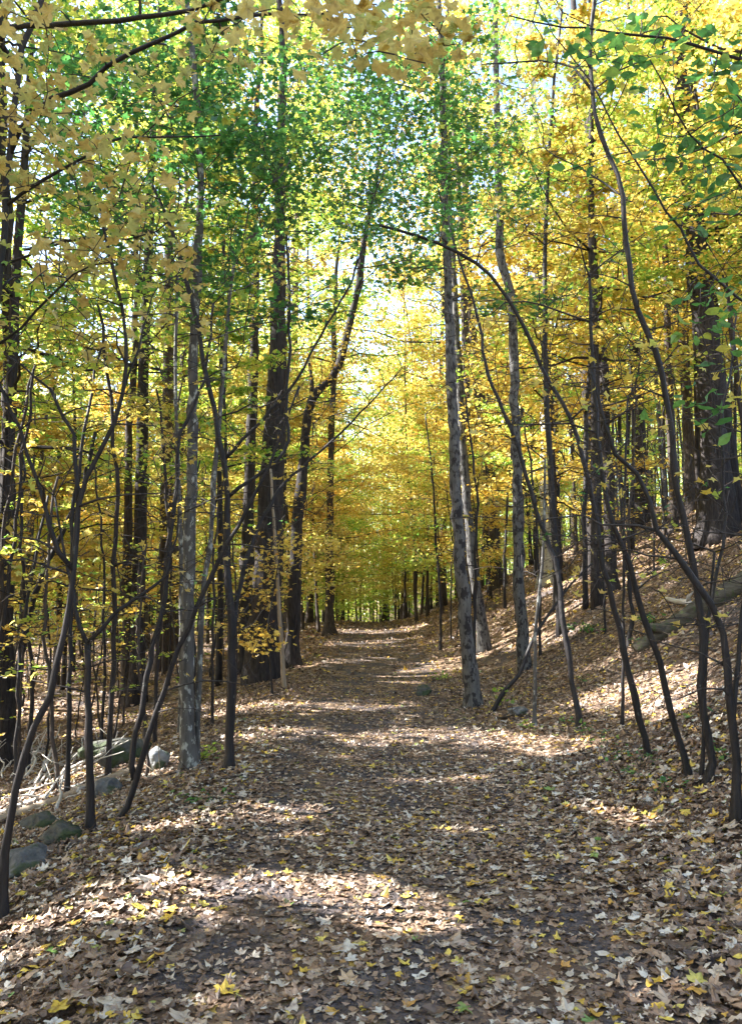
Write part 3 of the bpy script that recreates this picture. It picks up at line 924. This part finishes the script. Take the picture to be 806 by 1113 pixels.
def scatter(kind, n, y0, y1, gap, lim=.62, corridor=2.0, nvar=3):
    cnt = tries = 0
    while cnt < n and tries < 6000:
        tries += 1
        y = y0 + (y1 - y0) * rs.uniform() ** .9
        x = rs.uniform(-1, 1) * (lim * y + 2)
        u = x - float(pathc(y))
        if abs(u) < corridor + (0 if kind == 'pole' else .6):
            continue
        if y < 15 and abs(x) < .5 * y and kind != 'pole':
            continue
        if any((x - a) ** 2 + (y - b) ** 2 < gap * gap for a, b in taken):
            continue
        taken.append((x, y))
        side = 'L' if u < 0 else 'R'
        q = rs.uniform()
        if side == 'L':
            leaf = 'yellow' if q < .46 else 'lime' if q < .88 else 'gold'
        else:
            leaf = 'yellow' if q < .42 else 'gold' if q < .56 else 'lime'
        bark = ['furrow', 'furrow2', 'grey', 'mottle'][int(rs.choice(4, p=[.4, .34, .16, .10]))] if kind != 'pole' else ['sapling', 'furrow2', 'grey'][int(rs.choice(3, p=[.5, .25, .25]))]
        nm, lb, gp = LAB[kind][side]
        place('%s%d' % (kind, int(rs.integers(nvar))), nm, lb, gp, x, y, rs.uniform(0, 6.28), rs.uniform(.8, 1.2), bark, leaf)
        cnt += 1


for k, (u, y) in enumerate([(-3.0, 21), (2.9, 24), (-2.8, 26.5), (2.7, 30), (-2.7, 32), (2.6, 36), (-2.6, 38), (2.8, 42), (-2.8, 45), (2.6, 48), (-2.5, 52), (2.6, 55)]):
    x = u + float(pathc(y))
    taken.append((x, y))
    place('understory%d' % (k % 3), 'bushy_maple', 'low spreading maple leaning its yellow layers over the far part of the path', 'low maples along the far path', x, y, rs.uniform(0, 6.28), rs.uniform(.85, 1.2), 'furrow2', ['yellow', 'gold', 'yellow', 'lime'][k % 4])
for k, (u, y) in enumerate([(-1.9, 29), (1.9, 33), (-1.8, 37), (1.8, 41), (-1.7, 46), (1.9, 50), (-.4, 60), (.8, 66), (-1.8, 64)]):
    x = u + float(pathc(y))
    taken.append((x, y))
    place('arch%d' % (k % 2), 'arching_maple', 'young maple at the far path edge whose crown arches right over the path', 'maples arching over the far path', x, y, k * 2.1, rs.uniform(.9, 1.15), 'furrow2', ['gold', 'yellow', 'lime'][k % 3])
for k, (u, y) in enumerate([(-3.3, 27), (3.5, 29), (-3.4, 34), (3.6, 39), (-3.2, 44), (2.4, 50), (-1.5, 57), (1.6, 60), (-4, 58), (4.5, 57)]):
    x = u + float(pathc(y))
    taken.append((x, y))
    place('canopy%d' % (k % 3), 'tall_tree', 'tall forest tree whose high crown meets the others above the far path', 'tall trees along the far path', x, y, k * 1.9, 1.25 if y < 47 else 1.0, 'furrow2', ['lime', 'gold', 'yellow', 'lime'][k % 4])
for k, (u, y) in enumerate([(-1.9, 43), (1.7, 47), (-2.2, 49), (2.3, 52), (-.6, 54), (.9, 56), (-3.2, 47), (3.4, 44)]):
    x = u + float(pathc(y))
    place('understory%d' % (k % 3), 'small_maple', 'small yellow-green maple with leaves down to the ground where the path drops from view', 'small maples beyond the crest', x, y, k * 1.7, rs.uniform(.38, .6), 'furrow2', ['lime', 'yellow', 'lime'][k % 3])
for k, (x, y) in enumerate([(4.4, 15.5), (8.4, 20), (-4.6, 16), (-5.4, 11.6), (6.6, 12.6)]):
    taken.append((x, y))
    place('canopy%d' % (k % 3), 'tall_tree', 'tall slim tree among the nearest trunks, its high crown closing the canopy overhead', 'tall slim trees closing the near canopy', x, y, k * 2.3, .8, 'furrow', ['lime', 'gold', 'lime'][k % 3])
for k in range(46):
    y = rs.uniform(15, 42); x = rs.uniform(3.2, .5 * y)
    if any((x - a) ** 2 + (y - b) ** 2 < .36 for a, b in taken): continue
    taken.append((x, y))
    place('pole%d' % (k % 2), 'slender_tree', 'slender pole-like young tree on the right slope', 'slender young trees on the right slope', x, y, rs.uniform(0, 6.28), rs.uniform(.8, 1.3), ['sapling', 'furrow', 'furrow2'][k % 3], ['gold', 'lime', 'yellow'][k % 3])
scatter('canopy', 33, 15, 62, 2.2)
scatter('understory', 62, 14, 55, 1.5)
scatter('pole', 95, 12, 50, .6, corridor=1.7, nvar=2)
for k in range(84):
    y = rs.uniform(7.5, 24)
    if k % 5:
        x = -rs.uniform(2.0, .55 * y + .5)
        if x > -1.9: continue
    else:
        x = rs.uniform(1.6, .5 * y + .5)
        y += 5
    sd = 'left slope' if x < 0 else 'right slope'
    place('whip%d' % int(rs.integers(2)), 'thin_sapling', 'knee to head high whip-thin sapling on the %s with hardly a leaf' % sd, 'whip-thin saplings on the ' + sd, x, y, rs.uniform(0, 6.28), rs.uniform(.6, 1.25), ['sapling', 'furrow2', 'furrow'][k % 3], ['yellow', 'lime', 'gold'][k % 3])

# trees just left of the view: the ones that shade the path
sh = np.random.default_rng(5)
for (x, y, H, cr_, c0) in [(-8.2, 3.2, 15, 3.4, 3.5), (-9.0, 8.6, 17, 3.8, 3.5), (-13.5, 5.6, 19, 4, 4), (-15.5, 11.5, 20, 4.2, 5), (-18.5, 2.6, 20, 4.2, 5), (-12, 14.5, 19, 4, 4),
                           (-19.5, 17.5, 21, 4.2, 6), (-6.6, 0.6, 12, 3, 2.5), (-7.2, 5.9, 11, 3, 2.2), (-8.4, 11.6, 12, 3, 2.5), (-17, 7.5, 20, 4, 5), (-11.3, 1.6, 17, 3.8, 3.5), (-23, 9, 22, 4.4, 6)]:
    tr, cm = MB(), MB()
    n = 26
    t = np.linspace(0, 1, n)
    z0 = float(hgt(x, y))
    P = np.stack([x + .2 * np.sin(t * 3), y + .2 * np.cos(t * 2.4), z0 - .3 + t * (H + .3)], 1)
    rad = .13 * (1 - t) ** .8 + .012
    tube(tr, P, rad, 10, .05, sh)
    grow(sh, P, rad, int(n * c0 / H), 40, cr_, tr, cm, (.12, .18), 70, DIA, True, ntw=9, flat=.6)
    r = root('tall_tree', (x, y, z0), 'tall yellow tree beyond the left edge of the view, shading the path', 'tree', 'tall trees beyond the left edge')
    tr.build('trunk', M['furrow'], r, (x, y, z0))
    cm.build('crown', LF['yellow'], r, (x, y, z0), smooth=False)

# the wood goes on behind the photographer and shades the path from there too
for k, (x, y) in enumerate([(-3.5, -3), (4, -4), (-7, -7), (8, -6), (-2.8, -10), (3.2, -12), (-11, -3), (10.5, 1), (-6, -15), (7, -17), (13, -11), (-14, -11), (8.5, 5), (0.5, -22)]):
    place('%s%d' % (('canopy', 'understory')[k % 3 == 1], k % 3), 'tall_tree', 'forest tree behind the viewpoint closing the wood around the path', 'trees behind the viewpoint', x, y, k * 1.3, 1.0, 'furrow2', ['yellow', 'lime', 'yellow'][k % 3])

# far woods: one mass beyond the trees one can tell apart
fw = MB()
fr = np.random.default_rng(3)
for k in range(520):
    y = fr.uniform(56, 105); x = fr.uniform(-.62, .62) * y
    z = float(hgt(x, y)); H = fr.uniform(13, 22)
    tube(fw, np.array([(x, y, z - .4), (x + fr.normal(0, .2), y, z + H * .5), (x + fr.normal(0, .4), y, z + H)]), [fr.uniform(.05, .15), .07, .03], 5, 0, fr, .5, 0)
nl = 420000
cx_ = []
for k in range(3600):
    y = fr.uniform(54, 108); x = fr.uniform(-.64, .64) * y
    hz = fr.uniform(.8, 20) if fr.uniform() < .8 else fr.uniform(.2, 5)
    cx_.append((x, y, float(hgt(x, y)) + hz))
cx_ = np.array(cx_)
w = fr.integers(0, len(cx_), nl)
p = cx_[w] + fr.normal(0, 1, (nl, 3)) * np.array([1.8, 1.8, .75])
tone = fr.uniform(.0, 1, len(cx_))
leaves(fw, p, fr.uniform(.17, .32, nl), DIA, .6, np.clip(tone[w] + fr.normal(0, .15, nl), 0, 1), 0, rg=fr, mi=1)
tag(fw.build('far_woods', [M['furrow2'], LF['lime']], smooth=False), 'distant yellow-green woods closing the view beyond the crest of the path', 'woods', kind='stuff')


# ------------------------------------------------------------------ logs, branches, rocks, small plants
def stone(name, px, py, sx, sy, sz, mat, label, seed, sink=.25):
    rg = np.random.default_rng(seed)
    b = ground_at(px, py)
    import bmesh
    bm = bmesh.new()
    bmesh.ops.create_icosphere(bm, subdivisions=4, radius=1)
    V = np.array([v.co[:] for v in bm.verts])
    d = np.zeros(len(V))
    for f in (1.3, 2.6, 5.0, 9.0):
        for _ in range(4):
            k = rg.normal(0, 1, 3) * f
            d += np.sin(V @ k + rg.uniform(0, 6)) * .13 / f ** .75
    for _ in range(7):   # flat broken faces
        nn = rg.normal(0, 1, 3); nn /= np.linalg.norm(nn)
        c = rg.uniform(.62, .85)
        q = V @ nn
        V = V - np.maximum(0, q - c)[:, None] * nn * .9
    V = V * (1 + d)[:, None] * np.array([sx, sy, sz]) + b + [0, 0, sz * (1 - 2 * sink)]
    m = MB()
    m.add(V, None, [[v.index for v in f.verts] for f in bm.faces])
    bm.free()
    return tag(m.build(name, mat, None, tuple(b), smooth=True), label, 'rock')


RG = rock_mat('grey_rock', (.05, .052, .055), (.17, .17, .175), (.05, .065, .03), .54)
RP = rock_mat('pale_lichen_rock', (.14, .15, .155), (.36, .37, .38), (.06, .08, .04), .50)
RM = rock_mat('mossy_rock', (.04, .04, .036), (.10, .10, .09), (.035, .05, .02), .48)
stone('boulder', 172, 836, .10, .12, .13, RP, 'pale lichen-covered boulder at the foot of the pale grey trunk', 1)
stone('boulder', 18, 950, .14, .16, .10, RG, 'rounded grey boulder half buried at the left edge of the picture', 2)
stone('boulder', 118, 862, .16, .16, .11, RG, 'grey-green boulder under the fallen grey logs left of the V stems', 3)
stone('boulder', 128, 830, .34, .22, .16, RM, 'long dark mossy boulder behind the brush pile', 4)
stone('boulder', 45, 902, .15, .14, .08, RM, 'dark low rock just above the rounded grey boulder', 5)
stone('stone', 459, 756, .14, .12, .10, RM, 'small dark mossy stone lying on the path left of the blotched trunk', 6)
stone('stone', 563, 778, .13, .1, .07, RG, 'small grey stone beside the seedling at the path edge', 7)
stone('stone', 70, 915, .14, .12, .08, RM, 'small dark stone at the left bank foot below the brush pile', 8)


def lying(name, label, pa, pb, ra, rb, mat, lift=(.0, .0), group=None, bend=.04, seed=0, cat='branch', sides=7, noise=.06, stubs=0):
    rg = np.random.default_rng(seed)
    a, b = ground_at(*pa), ground_at(*pb)
    a = a + [0, 0, ra * .6 + lift[0]]; b = b + [0, 0, rb * .8 + lift[1]]
    n = 16
    t = np.linspace(0, 1, n)[:, None]
    C = a * (1 - t) + b * t
    g = hgt(C[:, 0], C[:, 1]) + np.linspace(ra, rb, n) * .5
    C[:, 2] = np.maximum(C[:, 2], g)
    ln = np.linalg.norm(b - a)
    C[1:-1] += np.cumsum(rg.normal(0, bend * ln / n, (n - 2, 3)), 0) * np.sin(t[1:-1] * math.pi)
    m = MB()
    tube(m, C, np.linspace(ra, rb, n), sides, noise, rg)
    for k in range(stubs):
        i = int(rg.integers(3, n - 2))
        d = np.array([rg.normal(0, 1), rg.normal(0, 1), rg.uniform(.2, 1)]); d /= np.linalg.norm(d)
        l = rg.uniform(.12, .4)
        tube(m, np.array([C[i], C[i] + d * l * .5 + rg.normal(0, .02, 3), C[i] + d * l]), [rb * .7, rb * .5, .004], 5, 0, rg)
    o = m.build(name, mat, None, tuple(a))
    return tag(o, label, cat, group)


lying('fallen_log', 'thick mossy fallen log lying up the right slope', (690, 712), (815, 640), .10, .15, M['log'], cat='log', seed=1, sides=18, noise=.14, bend=.06, stubs=3)
lying('log_stub', 'pale broken branch lying above the mossy log', (724, 652), (757, 664), .035, .06, M['bleach'], seed=2, stubs=1)
lying('fallen_log', 'long grey fallen log running from the left edge to the mossy rocks', (-30, 905), (152, 838), .05, .04, M['tan'], cat='log', seed=3, stubs=3)
lying('fallen_log', 'thinner grey log lying just above the long one at the left edge', (-20, 893), (120, 842), .032, .02, M['bleach'], cat='log', seed=4, stubs=2)
bs = np.random.default_rng(9)
for k in range(22):
    x0, y0 = bs.uniform(0, 85), bs.uniform(838, 884)
    an = bs.choice([-.35, -.5, -.9, -1.3, -.2]) + bs.normal(0, .15)
    l = bs.uniform(35, 80)
    lying('dead_branch', 'bleached dead branch in the brush pile on the left slope', (x0, y0), (x0 + l * math.cos(an), max(805, y0 + l * math.sin(an) * .7)), bs.uniform(.010, .018), .005, M['bleach'], (bs.uniform(0, .15), bs.uniform(.02, .35)),
          'bleached branches in the brush pile', .12, 100 + k, sides=5, stubs=3)
for k in range(26):
    px, py = (bs.uniform(0, 270), bs.uniform(770, 850)) if k % 2 else (bs.uniform(540, 800), bs.uniform(640, 860))
    an = bs.uniform(0, 6.28)
    l = bs.uniform(14, 45)
    lying('fallen_branch', 'dead brown branch lying loose on the leaves of the ' + ('left slope' if k % 2 else 'right slope'), (px, py), (px + l * math.cos(an), py + l * .35 * math.sin(an)), bs.uniform(.01, .022), .006,
          M['tan' if k % 3 == 0 else 'furrow2'], (0, bs.uniform(0, .1)), 'loose dead branches on the ' + ('left slope' if k % 2 else 'right slope'), .1, 200 + k, sides=5, stubs=2)
# a dead stick leaning up from the path edge
a = ground_at(531, 776)
st = MB()
S = crom([a + [0, 0, -.05], at(547, 752, a[1] + .02), at(564, 732, a[1] + .05), at(581, 691, a[1] + .2), at(616, 640, a[1] + .4), at(643, 612, a[1] + .5)], 24)
tube(st, S, np.linspace(.032, .012, 24), 7, .07, rng)
for i, d in ((13, (-.1, .1, .25)), (17, (.15, 0, .3)), (20, (.2, .1, .1))):
    tube(st, np.array([S[i], S[i] + np.array(d) * .6, S[i] + np.array(d) * 1.2]), [.009, .006, .003], 5, 0, rng)
tag(st.build('leaning_stick', M['sapling'], None, tuple(a)), 'dead forked stick slanting up from the right path edge against the thin saplings', 'branch')


def plant(name, label, px, py, n, h, ls, leaf, spread=.15, shape=OVAL, seed=0, group=None):
    rg = np.random.default_rng(seed + 400)
    b = ground_at(px, py)
    st, lv = MB(), MB()
    for k in range(n):
        az = rg.uniform(0, 6.28); l = h * rg.uniform(.6, 1.1)
        o = b + np.array([rg.normal(0, spread * .4), rg.normal(0, spread * .4), -.02])
        e = o + np.array([math.cos(az) * spread, math.sin(az) * spread, l])
        C = crom([o, (o + e) / 2 + [0, 0, l * .15], e], 6)
        tube(st, C, np.linspace(.004, .002, 6), 4, 0, rg)
        m = int(rg.integers(3, 7))
        p = C[np.clip(rg.integers(2, 6, m), 0, 5)] + rg.normal(0, ls * .45, (m, 3)) * [1, 1, .3]
        leaves(lv, p, rg.uniform(ls * .7, ls * 1.2, m), shape, .35, rg.uniform(.3, .9, m), .25, rg=rg)
    r = root(name, b, label, 'plant', group)
    st.build('stem', M['twig'], r, b)
    lv.build('foliage', LF[leaf], r, b, smooth=False)


plant('seedling', 'bright green seedling at the right path edge beside the leaning stick', 546, 772, 6, .42, .09, 'lime', .14, SIMPLE, 1)
plant('seedling', 'small green seedling at the foot of the thin speckled sapling', 578, 796, 3, .12, .06, 'lime', .06, OVAL, 2)
plant('fern', 'dark green low fern halfway up the right slope', 636, 690, 16, .22, .1, 'green', .3, OVAL, 3)
plant('fern', 'dark low fern on the slope behind the mossy log stub', 708, 680, 10, .2, .09, 'green', .2, OVAL, 4)
plant('herb', 'tuft of pale green herbs at the foot of the slender grey stem', 222, 828, 9, .18, .06, 'lime', .14, OVAL, 5)
plant('herb', 'green herb patch on the left path edge below the sweeping black sapling', 233, 872, 8, .07, .06, 'green', .16, OVAL, 6)
plant('herb', 'small green tuft on the far right side of the path', 478, 738, 7, .14, .08, 'lime', .16, OVAL, 7)
for k, (px, py) in enumerate([(702, 835), (690, 850), (668, 828), (650, 812), (640, 800), (730, 868), (612, 790), (780, 830), (640, 745), (700, 700), (770, 790)]):
    plant('ground_herb', 'small sparse green herb growing through the leaves among the right-hand saplings', px, py, 4, .16, .05, 'green', .10, OVAL, 20 + k, 'small herbs among the right-hand saplings')

# ------------------------------------------------------------------ light, world, render settings
w = bpy.data.worlds.new("World")
sc.world = w
w.use_nodes = True
nt = w.node_tree
sky = nt.nodes.new('ShaderNodeTexSky')
sky.sky_type = 'NISHITA'
sky.sun_disc = False
sky.sun_elevation = SUN_EL
sky.sun_rotation = R(270) + SUN_AHEAD
sky.air_density = 1.0
sky.dust_density = 1.5
bg = nt.nodes['Background']
bg.inputs['Strength'].default_value = 0.135
nt.links.new(sky.outputs[0], bg.inputs['Color'])
sl = bpy.data.lights.new("sun", 'SUN')
sl.energy = 5.0
sl.angle = R(.5)
sl.color = (1, .965, .90)
so = bpy.data.objects.new("sun", sl)
COL.objects.link(so)
so.rotation_euler = Vector(-SUN).to_track_quat('-Z', 'Y').to_euler()

sc.view_settings.view_transform = 'Standard'
sc.view_settings.look = 'None'
sc.view_settings.gamma = 1
sc.view_settings.use_curve_mapping = False
sc.view_settings.exposure = 2.55
sc.render.engine = 'CYCLES'
cy = sc.cycles
cy.max_bounces = 8
cy.diffuse_bounces = 5
cy.glossy_bounces = 1
cy.transmission_bounces = 5
cy.transparent_max_bounces = 4
cy.caustics_reflective = cy.caustics_refractive = False
cy.sample_clamp_indirect = 8
cy.use_denoising = True
cy.denoiser = 'OPENIMAGEDENOISE'
